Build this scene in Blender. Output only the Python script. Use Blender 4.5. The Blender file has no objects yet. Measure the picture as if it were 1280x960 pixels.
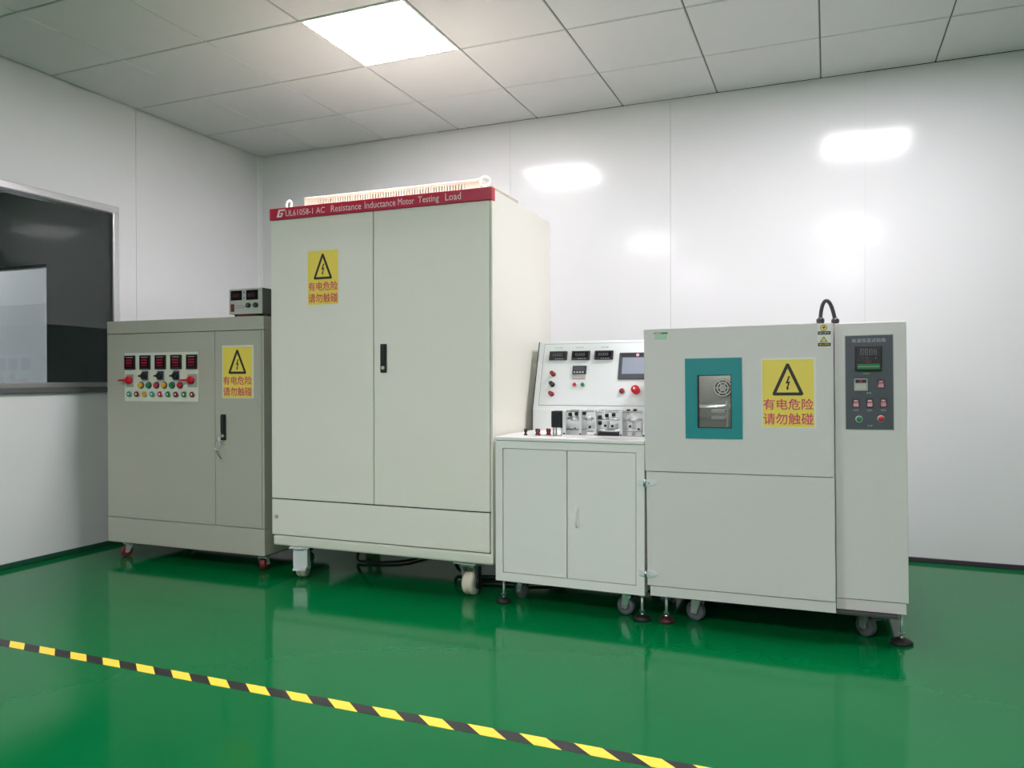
import bpy, bmesh, math, random
from mathutils import Vector, Matrix
random.seed(7)
S = bpy.context.scene
COL = S.collection
R = math.radians

# ------------------------------------------------------------------ camera
cam_d = bpy.data.cameras.new('camera')
cam_d.sensor_width = 36.0
cam_d.lens = 955.49 / 1280 * 36
cam_d.clip_start = 0.02
cam = bpy.data.objects.new('camera', cam_d)
COL.objects.link(cam)
def cam_axes(pitch, roll, yaw):
    fwd = Vector((-math.sin(yaw) * math.cos(pitch), math.cos(yaw) * math.cos(pitch), math.sin(pitch)))
    right = Vector((math.cos(yaw), math.sin(yaw), 0))
    up = right.cross(fwd)
    c, s = math.cos(roll), math.sin(roll)
    return c * right + s * up, -s * right + c * up, fwd
r_, u_, f_ = cam_axes(-0.0067, -0.0022, 0.3908)
m = Matrix((r_, u_, -f_)).transposed().to_4x4()
m.translation = Vector((4.2094, -4.9115, 1.0481))
cam.matrix_world = m
S.camera = cam

# ------------------------------------------------------------------ world, light levels, exposure
w = bpy.data.worlds.new('world'); S.world = w
w.use_nodes = True
w.node_tree.nodes['Background'].inputs[0].default_value = (0.5, 0.52, 0.5, 1)
w.node_tree.nodes['Background'].inputs[1].default_value = 0.0
S.view_settings.view_transform = 'Standard'
S.view_settings.look = 'None'
S.view_settings.gamma = 1.0
S.view_settings.use_curve_mapping = False
S.view_settings.exposure = 2.56
PANEL_STRENGTH = 11.0
NEXT_STRENGTH = 14.0
try:
    S.cycles.max_bounces = 14
    S.cycles.diffuse_bounces = 10
    S.cycles.glossy_bounces = 5
    S.cycles.caustics_reflective = False
    S.cycles.sample_clamp_indirect = 6.0
except Exception:
    pass

# ------------------------------------------------------------------ materials
def lin(c):
    return tuple(((v / 255) / 12.92 if v / 255 <= 0.04045 else ((v / 255 + 0.055) / 1.055) ** 2.4) for v in c) + (1,)
MATS = {}
def mat(name, rgb, rough=0.4, metal=0.0, bump=0.0, bscale=300, spec=0.5, var=0.0, emit=0.0, ior=1.5):
    if name in MATS: return MATS[name]
    mm = bpy.data.materials.new(name); mm.use_nodes = True
    nt = mm.node_tree; b = nt.nodes['Principled BSDF']
    b.inputs['Base Color'].default_value = lin(rgb)
    b.inputs['Roughness'].default_value = rough
    b.inputs['Metallic'].default_value = metal
    b.inputs['Specular IOR Level'].default_value = spec
    b.inputs['IOR'].default_value = ior
    if emit:
        b.inputs['Emission Color'].default_value = lin(rgb)
        b.inputs['Emission Strength'].default_value = emit
    tc = nt.nodes.new('ShaderNodeTexCoord')
    nz = nt.nodes.new('ShaderNodeTexNoise'); nz.inputs['Scale'].default_value = bscale
    nt.links.new(tc.outputs['Object'], nz.inputs['Vector'])
    if bump:
        bp = nt.nodes.new('ShaderNodeBump'); bp.inputs['Strength'].default_value = bump; bp.inputs['Distance'].default_value = 0.001
        nt.links.new(nz.outputs['Fac'], bp.inputs['Height']); nt.links.new(bp.outputs['Normal'], b.inputs['Normal'])
    if var:
        n2 = nt.nodes.new('ShaderNodeTexNoise'); n2.inputs['Scale'].default_value = 3.0; n2.inputs['Detail'].default_value = 4
        nt.links.new(tc.outputs['Object'], n2.inputs['Vector'])
        mr = nt.nodes.new('ShaderNodeMapRange'); mr.inputs['To Min'].default_value = 1 - var; mr.inputs['To Max'].default_value = 1 + var
        nt.links.new(n2.outputs['Fac'], mr.inputs['Value'])
        mx = nt.nodes.new('ShaderNodeMix'); mx.data_type = 'RGBA'; mx.blend_type = 'MULTIPLY'; mx.inputs['Factor'].default_value = 1
        mx.inputs['A'].default_value = lin(rgb)
        nt.links.new(mr.outputs['Result'], mx.inputs['B']); nt.links.new(mx.outputs['Result'], b.inputs['Base Color'])
    MATS[name] = mm
    return mm

WALL = mat('white_coated_steel_panel', (205, 208, 207), rough=0.135, bump=0.0, spec=0.25)
WALLF = mat('white_wall_rear', (236, 238, 236), rough=0.4)
SEAM = mat('panel_seam', (196, 200, 198), rough=0.6)
TILE = mat('ceiling_tile_white', (200, 202, 201), rough=0.75, bump=0.15, bscale=180, var=0.02)
GROOVE = mat('ceiling_groove', (92, 98, 94), rough=0.7)
ALU = mat('aluminium_frame', (200, 202, 202), rough=0.28, metal=0.85)
ALUD = mat('dark_aluminium', (92, 95, 96), rough=0.45, metal=0.3)  # darker aluminium for the glazing bead, sill and second window frame
PVC = mat('white_cove', (215, 219, 216), rough=0.4)
SKIRT = mat('dark_skirting', (48, 40, 50), rough=0.45)
SKIRTG = mat('green_skirting', (28, 74, 54), rough=0.3)
GREYC = mat('grey_green_enamel', (182, 181, 169), rough=0.42, bump=0.25, bscale=500, var=0.015)
CREAM = mat('pebble_cream_enamel', (226, 226, 214), rough=0.4, bump=0.25, bscale=500)
CREAMD = mat('pebble_grey_enamel', (237, 234, 225), rough=0.42, bump=0.25, bscale=500, var=0.01)
BENCH = mat('pale_grey_enamel', (236, 235, 232), rough=0.38, bump=0.2, bscale=500)
CHAMB = mat('sage_grey_enamel', (222, 219, 217), rough=0.42, bump=0.25, bscale=500, var=0.01)
CONSOLE = mat('white_console_enamel', (212, 219, 217), rough=0.38, bump=0.2, bscale=500)
HOOD = mat('cream_darkened_for_glare', (198, 188, 174), rough=0.45)  # the cabinet's own cream, darkened to offset glare from the ceiling panel above
GAP = mat('painted_gap_shade', (40, 44, 42), rough=0.7)  # near-black liner colour: paints in the shade inside door gaps and vent slots
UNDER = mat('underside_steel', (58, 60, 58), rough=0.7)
RED = mat('crimson_banner', (186, 28, 62), rough=0.35)
LETTER = mat('silver_lettering', (226, 214, 214), rough=0.4)
BLACK = mat('black_plastic', (22, 23, 26), rough=0.4)
BLACKM = mat('black_matte', (30, 31, 33), rough=0.6)
DGREY = mat('dark_grey_plastic', (62, 66, 72), rough=0.4)
SCREEN = mat('dark_display_glass', (28, 20, 26), rough=0.12)
DIGIT = mat('red_digits', (150, 26, 50), rough=0.4, emit=0.02)
DIGITW = mat('pale_digits', (120, 128, 128), rough=0.5)
PLATE = mat('ivory_panel_plate', (224, 226, 210), rough=0.4)
PLATEG = mat('grey_switch_plate', (168, 172, 166), rough=0.4)
ZINC = mat('bright_zinc_plate', (228, 231, 234), rough=0.35, metal=0.35)
CHROME = mat('chrome', (215, 217, 220), rough=0.18, metal=1.0)
STEEL = mat('zinc_steel', (205, 207, 208), rough=0.3, metal=0.75)
MILL = mat('machined_aluminium', (236, 237, 238), rough=0.28, metal=0.5)
WHITEP = mat('white_plastic', (228, 230, 226), rough=0.35)
REDP = mat('red_plastic', (196, 22, 44), rough=0.3)
REDD = mat('dark_red_plastic', (132, 22, 34), rough=0.3)
GREENP = mat('green_plastic', (12, 128, 72), rough=0.3)
YELP = mat('yellow_plastic', (222, 168, 36), rough=0.3)
TEALB = mat('teal_button_plastic', (40, 150, 130), rough=0.3)
TEAL = mat('teal_enamel', (2, 142, 146), rough=0.4)
NYLON = mat('cream_nylon_wheel', (216, 210, 190), rough=0.45)
REDW = mat('maroon_rubber_wheel', (112, 30, 36), rough=0.45)
GREYW = mat('grey_rubber_wheel', (92, 94, 98), rough=0.45)
RUBBER = mat('black_rubber', (26, 25, 26), rough=0.55)
SIGNY = mat('sign_yellow', (246, 222, 96), rough=0.4)
SIGNW = mat('sign_white_border', (232, 232, 222), rough=0.4)
SIGNK = mat('sign_black', (48, 38, 34), rough=0.5)
SIGNR = mat('sign_red_print', (214, 72, 104), rough=0.5)
CTRL = mat('slate_control_plate', (78, 84, 92), rough=0.4)
LCD = mat('screen_grey_blue', (138, 146, 158), rough=0.15, emit=0.02)
SILVER = mat('silver_plastic', (176, 178, 172), rough=0.35)
GLABEL = mat('green_label_print', (60, 176, 96), rough=0.5)
INOX = mat('stainless_interior', (170, 170, 164), rough=0.35, metal=0.4)
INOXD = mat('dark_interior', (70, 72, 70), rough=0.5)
PSUG = mat('instrument_grey', (190, 194, 184), rough=0.4)
PSUD = mat('instrument_side_grey', (96, 102, 98), rough=0.5)
NEXTW = mat('dim_room_wall', (196, 199, 202), rough=0.5)
PRINT = mat('pale_print', (176, 182, 182), rough=0.5)
CABLE = mat('black_cable_jacket', (20, 20, 22), rough=0.45)

# green epoxy floor
def floor_mat():
    mm = bpy.data.materials.new('green_epoxy_floor'); mm.use_nodes = True
    nt = mm.node_tree; b = nt.nodes['Principled BSDF']
    tc = nt.nodes.new('ShaderNodeTexCoord')
    n1 = nt.nodes.new('ShaderNodeTexNoise'); n1.inputs['Scale'].default_value = 1.3; n1.inputs['Detail'].default_value = 6
    nt.links.new(tc.outputs['Object'], n1.inputs['Vector'])
    cr = nt.nodes.new('ShaderNodeValToRGB')
    cr.color_ramp.elements[0].position = 0.3; cr.color_ramp.elements[0].color = lin((1, 94, 47))
    cr.color_ramp.elements[1].position = 0.7; cr.color_ramp.elements[1].color = lin((2, 100, 51))
    nt.links.new(n1.outputs['Fac'], cr.inputs['Fac']); nt.links.new(cr.outputs['Color'], b.inputs['Base Color'])
    n2 = nt.nodes.new('ShaderNodeTexNoise'); n2.inputs['Scale'].default_value = 45; n2.inputs['Detail'].default_value = 2
    nt.links.new(tc.outputs['Object'], n2.inputs['Vector'])
    bp = nt.nodes.new('ShaderNodeBump'); bp.inputs['Strength'].default_value = 0.06; bp.inputs['Distance'].default_value = 0.002
    nt.links.new(n2.outputs['Fac'], bp.inputs['Height']); nt.links.new(bp.outputs['Normal'], b.inputs['Normal'])
    b.inputs['Roughness'].default_value = 0.1
    b.inputs['Specular IOR Level'].default_value = 0.34
    b.inputs['Specular Tint'].default_value = (0.25, 1.0, 0.65, 1)
    b.inputs['IOR'].default_value = 1.4
    return mm
FLOOR = floor_mat()

def glass_mat(name, tint, rough=0.02, ior=1.5):
    mm = bpy.data.materials.new(name); mm.use_nodes = True
    nt = mm.node_tree; nt.nodes.remove(nt.nodes['Principled BSDF'])
    out = nt.nodes['Material Output']
    tr = nt.nodes.new('ShaderNodeBsdfTransparent'); tr.inputs[0].default_value = tint
    gl = nt.nodes.new('ShaderNodeBsdfGlossy'); gl.inputs['Roughness'].default_value = rough
    fr = nt.nodes.new('ShaderNodeFresnel')
    # same Fresnel on both faces of the thin pane (a thin sheet has no total internal reflection)
    geo = nt.nodes.new('ShaderNodeNewGeometry'); mp = nt.nodes.new('ShaderNodeMapRange')
    mp.inputs['To Min'].default_value = ior; mp.inputs['To Max'].default_value = 1.0 / ior
    nt.links.new(geo.outputs['Backfacing'], mp.inputs['Value']); nt.links.new(mp.outputs['Result'], fr.inputs[0])
    mx = nt.nodes.new('ShaderNodeMixShader')
    nt.links.new(fr.outputs[0], mx.inputs[0]); nt.links.new(tr.outputs[0], mx.inputs[1]); nt.links.new(gl.outputs[0], mx.inputs[2])
    nt.links.new(mx.outputs[0], out.inputs['Surface'])
    return mm
GLASS = glass_mat('tinted_window_glass', (0.7, 0.74, 0.74, 1), 0.05)
CLEAR2 = glass_mat('corridor_window_glass', (0.9, 0.92, 0.92, 1), 0.02)
CLEAR = glass_mat('chamber_window_glass', (0.75, 0.78, 0.76, 1), 0.02)

def emit_mat(name, col, strength):
    mm = bpy.data.materials.new(name); mm.use_nodes = True
    nt = mm.node_tree; nt.nodes.remove(nt.nodes['Principled BSDF'])
    e = nt.nodes.new('ShaderNodeEmission'); e.inputs[0].default_value = col; e.inputs[1].default_value = strength
    nt.links.new(e.outputs[0], nt.nodes['Material Output'].inputs['Surface'])
    return mm
LED = emit_mat('lit_led_diffuser', (1.0, 0.925, 0.99, 1), PANEL_STRENGTH)
LED2 = emit_mat('lit_corridor_diffuser', (1.0, 0.9, 0.97, 1), NEXT_STRENGTH)
FILL_LAMP = emit_mat('chamber_added_fill', (1.0, 0.97, 0.94, 1), 15.0)  # added glow that brightens the chamber inside as seen through its window

def tape_mat():
    mm = bpy.data.materials.new('hazard_tape_print'); mm.use_nodes = True
    nt = mm.node_tree; b = nt.nodes['Principled BSDF']; b.inputs['Roughness'].default_value = 0.35
    tc = nt.nodes.new('ShaderNodeTexCoord'); sp = nt.nodes.new('ShaderNodeSeparateXYZ')
    nt.links.new(tc.outputs['Object'], sp.inputs[0])
    def mth(op, a, bb):
        n = nt.nodes.new('ShaderNodeMath'); n.operation = op
        for k, v in ((0, a), (1, bb)):
            if v is None: continue
            if isinstance(v, (int, float)): n.inputs[k].default_value = v
            else: nt.links.new(v, n.inputs[k])
        return n.outputs[0]
    t = mth('MULTIPLY', sp.outputs['Y'], 1.25)
    t = mth('ADD', sp.outputs['X'], t)
    t = mth('DIVIDE', t, 0.1685)
    t = mth('FRACT', t, None)
    t = mth('LESS_THAN', t, 0.5)
    mx = nt.nodes.new('ShaderNodeMix'); mx.data_type = 'RGBA'
    mx.inputs['A'].default_value = lin((30, 28, 30)); mx.inputs['B'].default_value = lin((246, 210, 66))
    nt.links.new(t, mx.inputs['Factor']); nt.links.new(mx.outputs['Result'], b.inputs['Base Color'])
    return mm
TAPE = tape_mat()

# ------------------------------------------------------------------ mesh helpers
class G:
    def __init__(s): s.bm = bmesh.new(); s.mats = []
    def _mi(s, m):
        if m not in s.mats: s.mats.append(m)
        return s.mats.index(m)
    def _add(s, bm2, m, smooth=False):
        i = s._mi(m); vm = {}
        for v in bm2.verts: vm[v] = s.bm.verts.new(v.co)
        for f in bm2.faces:
            try: nf = s.bm.faces.new([vm[v] for v in f.verts])
            except ValueError: continue
            nf.material_index = i; nf.smooth = smooth
        bm2.free(); return s
    def box(s, x0, x1, y0, y1, z0, z1, m, bev=0.0, seg=2):
        b = bmesh.new(); bmesh.ops.create_cube(b, size=1)
        for v in b.verts:
            v.co = Vector(((x0 + x1) / 2 + v.co.x * (x1 - x0), (y0 + y1) / 2 + v.co.y * (y1 - y0), (z0 + z1) / 2 + v.co.z * (z1 - z0)))
        if bev: bmesh.ops.bevel(b, geom=b.edges[:] , offset=bev, segments=seg, affect='EDGES', profile=0.5)
        return s._add(b, m)
    def cyl(s, p0, p1, r0, m, r1=None, n=16, smooth=True):
        p0, p1 = Vector(p0), Vector(p1); r1 = r0 if r1 is None else r1
        d = (p1 - p0); L = d.length
        b = bmesh.new(); bmesh.ops.create_cone(b, cap_ends=True, segments=n, radius1=r0, radius2=r1, depth=L)
        M = Matrix.Translation((p0 + p1) / 2) @ d.to_track_quat('Z', 'Y').to_matrix().to_4x4()
        bmesh.ops.transform(b, matrix=M, verts=b.verts)
        i = s._mi(m); vm = {v: s.bm.verts.new(v.co) for v in b.verts}
        for f in b.faces:
            nf = s.bm.faces.new([vm[v] for v in f.verts]); nf.material_index = i; nf.smooth = smooth and len(f.verts) == 4
        b.free(); return s
    def lathe(s, prof, p0, axis, m, n=20):
        # prof: list of (r, t) along axis from p0
        p0 = Vector(p0); q = Vector(axis).to_track_quat('Z', 'Y').to_matrix()
        i = s._mi(m); rings = []
        for r, t in prof:
            rings.append([s.bm.verts.new(p0 + q @ Vector((r * math.cos(2 * math.pi * k / n), r * math.sin(2 * math.pi * k / n), t))) for k in range(n)])
        for a, b in zip(rings, rings[1:]):
            for k in range(n):
                f = s.bm.faces.new([a[k], a[(k + 1) % n], b[(k + 1) % n], b[k]]); f.material_index = i; f.smooth = True
        for rg, rev in ((rings[0], True), (rings[-1], False)):
            f = s.bm.faces.new(list(reversed(rg)) if rev else rg); f.material_index = i
        return s
    def tube(s, pts, r, m, n=10, closed=False):
        pts = [Vector(p) for p in pts]; i = s._mi(m); rings = []
        N = len(pts); up = Vector((0, 0, 1)); prev = None
        for k, p in enumerate(pts):
            a = pts[(k - 1) % N] if (closed or k) else p
            c = pts[(k + 1) % N] if (closed or k < N - 1) else p
            t = (c - a).normalized()
            if prev is None: x = t.orthogonal().normalized()
            else: x = (prev - t * prev.dot(t)).normalized()
            prev = x; y = t.cross(x)
            rings.append([s.bm.verts.new(p + r * (math.cos(2 * math.pi * j / n) * x + math.sin(2 * math.pi * j / n) * y)) for j in range(n)])
        prs = list(zip(rings, rings[1:])) + ([(rings[-1], rings[0])] if closed else [])
        for a, b in prs:
            for j in range(n):
                f = s.bm.faces.new([a[j], a[(j + 1) % n], b[(j + 1) % n], b[j]]); f.material_index = i; f.smooth = True
        if not closed:
            for rg in (rings[0], rings[-1]):
                f = s.bm.faces.new(rg); f.material_index = i
        return s
    def prism(s, poly, y0, y1, m):
        # polygon in the xz plane extruded along y
        i = s._mi(m)
        a = [s.bm.verts.new((x, y0, z)) for x, z in poly]; b = [s.bm.verts.new((x, y1, z)) for x, z in poly]
        n = len(poly)
        for f in [a, list(reversed(b))] + [[a[k], b[k], b[(k + 1) % n], a[(k + 1) % n]] for k in range(n)]:
            s.bm.faces.new(f).material_index = i
        return s
    def prism_x(s, poly, x0, x1, m):
        # polygon in the yz plane extruded along x
        i = s._mi(m)
        a = [s.bm.verts.new((x0, y, z)) for y, z in poly]; b = [s.bm.verts.new((x1, y, z)) for y, z in poly]
        n = len(poly)
        for f in [a, list(reversed(b))] + [[a[k], b[k], b[(k + 1) % n], a[(k + 1) % n]] for k in range(n)]:
            s.bm.faces.new(f).material_index = i
        return s
    def ring(s, outer, inner, y0, y1, m):
        i = s._mi(m); n = len(outer)
        V = [[s.bm.verts.new((x, y, z)) for x, z in P] for P, y in ((outer, y0), (inner, y0), (inner, y1), (outer, y1))]
        for a, b in ((0, 1), (1, 2), (2, 3), (3, 0)):
            for k in range(n):
                s.bm.faces.new([V[a][k], V[a][(k + 1) % n], V[b][(k + 1) % n], V[b][k]]).material_index = i
        return s
    def move(s, M):
        bmesh.ops.transform(s.bm, matrix=M, verts=s.bm.verts); return s
    def build(s, name, parent=None, label=None, loc=None, rot=None):
        bmesh.ops.recalc_face_normals(s.bm, faces=s.bm.faces)
        me = bpy.data.meshes.new(name); s.bm.to_mesh(me); s.bm.free()
        for mm in s.mats: me.materials.append(mm)
        return link(name, me, parent, label, loc, rot)

def link(name, me, parent=None, label=None, loc=None, rot=None):
    o = bpy.data.objects.new(name, me); COL.objects.link(o)
    if parent is not None: o.parent = parent
    if loc is not None: o.location = loc
    if rot is not None: o.rotation_euler = rot
    if label: o['label'] = label
    return o
def thing(name, label, cat, loc=(0, 0, 0), rot=(0, 0, 0), group=None):
    o = link(name, None, None, label, loc, rot); o['category'] = cat; o.empty_display_size = 0.1
    if group: o['group'] = group
    return o
def tag(o, label, cat, group=None):
    o['label'] = label; o['category'] = cat
    if group: o['group'] = group
    return o
def struct(o): o['kind'] = 'structure'; return o

_txt = {}
def text(body, x0, x1, z0, z1, y, m, parent, name='lettering', label=None, shear=0.0, bold=0.0, keep=True):
    key = (body, shear, bold)
    if key not in _txt:
        c = bpy.data.curves.new('text', 'FONT'); c.body = body; c.shear = shear; c.offset = bold; c.resolution_u = 2
        t = bpy.data.objects.new('text', c); COL.objects.link(t)
        dg = bpy.context.evaluated_depsgraph_get()
        _txt[key] = bpy.data.meshes.new_from_object(t.evaluated_get(dg))
        bpy.data.objects.remove(t); bpy.data.curves.remove(c)
    me = _txt[key].copy(); me.name = name
    xs = [v.co.x for v in me.vertices]; ys = [v.co.y for v in me.vertices]
    ax, bx, ay, by = min(xs), max(xs), min(ys), max(ys)
    for v in me.vertices:
        v.co = Vector((x0 + (v.co.x - ax) / (bx - ax) * (x1 - x0), y, z0 + (v.co.y - ay) / (by - ay) * (z1 - z0)))
    me.materials.clear(); me.materials.append(m)
    return link(name, me, parent, label)

def rounded_tri(cx, z_top, z_bot, half, inset, rad):
    # rounded triangle, inset inwards; returns points
    A = [Vector((cx, z_top)), Vector((cx - half, z_bot)), Vector((cx + half, z_bot))]
    cen = (A[0] + A[1] + A[2]) / 3
    # inradius
    a, b, c = (A[1] - A[2]).length, (A[0] - A[2]).length, (A[0] - A[1]).length
    inr = abs((A[1] - A[0]).cross(A[2] - A[0])) / (a + b + c)
    ic = (a * A[0] + b * A[1] + c * A[2]) / (a + b + c)
    k = (inr - inset - rad) / inr
    P = [ic + (q - ic) * k for q in A]
    out = []
    for j in range(3):
        p, pr, nx = P[j], P[j - 1], P[(j + 1) % 3]
        n1 = (p - pr).normalized(); n1 = Vector((n1.y, -n1.x))
        n2 = (nx - p).normalized(); n2 = Vector((n2.y, -n2.x))
        if n1.dot(p - ic) < 0: n1 = -n1
        if n2.dot(p - ic) < 0: n2 = -n2
        for t in range(6):
            q = (n1 * (1 - t / 5) + n2 * (t / 5)).normalized() * rad
            out.append(tuple(p + q))
    return out

def warning_sign(parent, x0, x1, z0, z1, y, label):
    W, H = x1 - x0, z1 - z0
    g = G().box(x0, x1, y - 0.0012, y, z0, z1, SIGNW)
    g.box(x0 + 0.018 * W, x1 - 0.04 * W, y - 0.0016, y - 0.001, z0 + 0.012 * H, z1 - 0.03 * H, SIGNY)
    s = g.build('warning_sign', parent, label)
    yy = y - 0.0022
    cx = x0 + 0.487 * W; zt = z1 - 0.075 * H; zb = z1 - 0.54 * H
    half = 0.29 * W
    G().ring(rounded_tri(cx, zt + 0.03 * H, zb, half * 1.04, 0, 0.012 * W / 0.2 * 0.6), rounded_tri(cx, zt + 0.03 * H, zb, half * 1.04, 0.06 * W, 0.001), yy, yy + 0.0008, SIGNK).build('triangle_symbol', s)
    bz = z1 - 0.365 * H; u = 0.105 * H
    bolt = [(0.15, 1.0), (-0.38, -0.05), (0.02, -0.02), (-0.16, -0.55), (-0.3, -0.5), (-0.08, -1.0), (0.22, -0.62), (0.06, -0.6), (0.42, 0.28), (0.05, 0.2), (0.4, 0.9)]
    G().prism([(cx + a * u * 0.75, bz + b * u) for a, b in bolt], yy, yy + 0.0008, SIGNK).build('lightning_bolt', s)
    text('有电危险', x0 + 0.03 * W, x0 + 0.95 * W, z1 - 0.745 * H, z1 - 0.585 * H, yy, SIGNR, s, bold=0.012)
    text('请勿触碰', x0 + 0.03 * W, x0 + 0.95 * W, z1 - 0.955 * H, z1 - 0.79 * H, yy, SIGNR, s, bold=0.012)
    return s

def caster(parent, x, y, top, rad, width, turn, wheel_m, fork_m, groove=False, brake=False, plate_m=None, guard=False, side_brake=False):
    """swivel caster from the underside at z=top down to the floor; built in the parent's frame"""
    M = Matrix.Translation((x, y, 0)) @ Matrix.Rotation(turn, 4, 'Z')
    off = rad * 0.35
    g = G()
    g.box(-width * 1.05, width * 1.05, -width * 1.05, width * 1.05, top - 0.006, top, plate_m or fork_m)
    g.cyl((0, 0, top - 0.02), (0, 0, top - 0.006), width * 0.75, fork_m)
    hw = width / 2 + 0.004
    for sx in (-1, 1):
        xa, xb = sorted((sx * hw, sx * (hw + 0.004)))
        g.prism_x([(-rad * 0.5, top - 0.02), (rad * 0.55, top - 0.02), (off + rad * 0.3, rad * 0.85), (off - rad * 0.3, rad * 0.85)], xa, xb, fork_m)
    g.box(-hw - 0.004, hw + 0.004, -rad * 0.5, rad * 0.55, top - 0.024, top - 0.018, fork_m)
    g.cyl((-hw - 0.009, off, rad), (hw + 0.009, off, rad), rad * 0.15, fork_m, n=10)
    g.move(M); c = g.build('caster', parent)
    h = width / 2
    if groove: pr = [(rad * 0.55, -h), (rad * 0.9, -h), (rad, -h * 0.65), (rad, -h * 0.2), (rad * 0.88, 0), (rad, h * 0.2), (rad, h * 0.65), (rad * 0.9, h), (rad * 0.55, h)]
    else: pr = [(rad * 0.55, -h * 0.8), (rad * 0.88, -h), (rad, -h * 0.55), (rad, h * 0.55), (rad * 0.88, h), (rad * 0.55, h * 0.8)]
    g = G().lathe(pr, (0, off, rad), (1, 0, 0), wheel_m, 24)
    g.cyl((-h * 0.95, off, rad), (h * 0.95, off, rad), rad * 0.3, fork_m, n=12)
    g.move(M); g.build('wheel', c)
    if brake:
        g = G().prism_x([(-rad * 0.5, top - 0.03), (-rad * 1.1, top - 0.045), (-rad * 1.15, top - 0.04), (-rad * 0.5, top - 0.022)], -width * 0.45, width * 0.45, fork_m)
        g.move(M); g.build('brake_pedal', c)
    if guard:
        g = G().box(-width * 0.78, width * 0.78, -rad * 0.62, -rad * 0.5, rad * 1.25, top - 0.012, fork_m, bev=0.004)
        g.prism_x([(-rad * 0.62, rad * 1.3), (-rad * 0.95, rad * 1.05), (-rad * 0.95, rad * 0.9), (-rad * 0.55, rad * 1.2)], -width * 0.7, width * 0.7, fork_m)
        g.move(M); g.build('brake_guard', c)
    if side_brake:
        g = G().cyl((hw + 0.005, off, rad), (hw + 0.016, off, rad), rad * 0.5, BLACK, n=16).box(hw + 0.005, hw + 0.013, off - rad * 0.3, off + rad * 0.3, rad, top - 0.03, BLACK, bev=0.003)
        g.move(M); g.build('side_brake', c)
    return c

def leveling_foot(parent, x, y, top, zf=0.0, pad_r=0.034, pad_m=None):
    g = G().cyl((x, y, zf + 0.02), (x, y, top), 0.006, STEEL, n=12)
    g.cyl((x, y, top - 0.008), (x, y, top), 0.017, STEEL, n=6, smooth=False)
    g.cyl((x, y, zf + 0.034), (x, y, zf + 0.043), 0.0125, CHROME, n=6, smooth=False)
    g.cyl((x, y, zf + 0.02), (x, y, zf + 0.03), 0.01, CHROME, r1=0.007)
    f = g.build('leveling_foot', parent)
    G().lathe([(pad_r, 0), (pad_r, 0.008), (pad_r * 0.8, 0.015), (pad_r * 0.45, 0.022), (0.006, 0.024)], (x, y, zf), (0, 0, 1), pad_m or RUBBER, 20).build('pad', f)
    return f

def bezel_button(parent, x, z, y, r, cap, name='push_button', rim=None, h=0.012, label=None):
    rim = rim or STEEL
    g = G().lathe([(r, 0), (r, 0.004), (r * 0.82, 0.006)], (x, y, z), (0, -1, 0), rim, 18)
    g.lathe([(r * 0.78, 0.003), (r * 0.78, h * 0.8), (r * 0.6, h), (r * 0.05, h * 1.02)], (x, y, z), (0, -1, 0), cap, 18)
    return g.build(name, parent, label)

def swing_latch(parent, x0, x1, z0, z1, y, lockm=STEEL):
    g = G().box(x0, x1, y - 0.008, y, z0, z1, BLACK, bev=0.004)
    l = g.build('latch', parent, 'black swing handle latch')
    cx = (x0 + x1) / 2; W = x1 - x0; H = z1 - z0
    G().box(x0 + W * 0.22, x1 - W * 0.22, y - 0.018, y - 0.007, z0 + H * 0.3, z1 - H * 0.06, BLACKM, bev=0.003).build('handle', l)
    G().lathe([(W * 0.26, 0), (W * 0.26, 0.006), (W * 0.2, 0.008)], (cx, y - 0.007, z0 + H * 0.17), (0, -1, 0), lockm, 16).build('lock_cylinder', l)
    return l

# ================================================================== THE SETTING
HC = 2.83
XR, YF = 8.95, -10.2
# floor
struct(G().box(0, XR, YF, 0, -0.08, 0, FLOOR).build('floor'))

# ceiling: recessed backing and single lay-in tiles
ceil = struct(G().box(0, XR, YF, 0.0, HC + 0.006, HC + 0.08, GROOVE).build('ceiling'))
xl = [0.0] + [0.575 + 0.6 * k for k in range(0, 16)]; xl = [v for v in xl if v < XR - 0.05] + [XR]
yl = [0.0] + [-0.586 - 0.6 * k for k in range(0, 17)]; yl = [v for v in yl if v > YF + 0.05] + [YF]
LIGHT_CELLS = {(i, j) for i in (3, 7) for j in (2, 8, 14)}
_tiles = {}
def tile_mesh(wx, wy):
    k = (round(wx, 3), round(wy, 3))
    if k not in _tiles:
        b = G(); a, c, e = wx / 2 - 0.0035, wy / 2 - 0.0035, 0.004
        i = b._mi(TILE)
        rings = [[(-a, -c), (a, -c), (a, c), (-a, c)], [(-a + e, -c + e), (a - e, -c + e), (a - e, c - e), (-a + e, c - e)]]
        V0 = [b.bm.verts.new((x, y, 0.012)) for x, y in rings[0]]; V1 = [b.bm.verts.new((x, y, 0.004)) for x, y in rings[0]]
        V2 = [b.bm.verts.new((x, y, 0.0)) for x, y in rings[1]]
        for A, B in ((V0, V1), (V1, V2)):
            for q in range(4): b.bm.faces.new([A[q], A[(q + 1) % 4], B[(q + 1) % 4], B[q]])
        b.bm.faces.new(V2); b.bm.faces.new(list(reversed(V0)))
        bmesh.ops.recalc_face_normals(b.bm, faces=b.bm.faces)
        me = bpy.data.meshes.new('ceiling_tile'); b.bm.to_mesh(me); b.bm.free(); me.materials.append(TILE)
        _tiles[k] = me
    return _tiles[k]
lights = []
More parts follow.
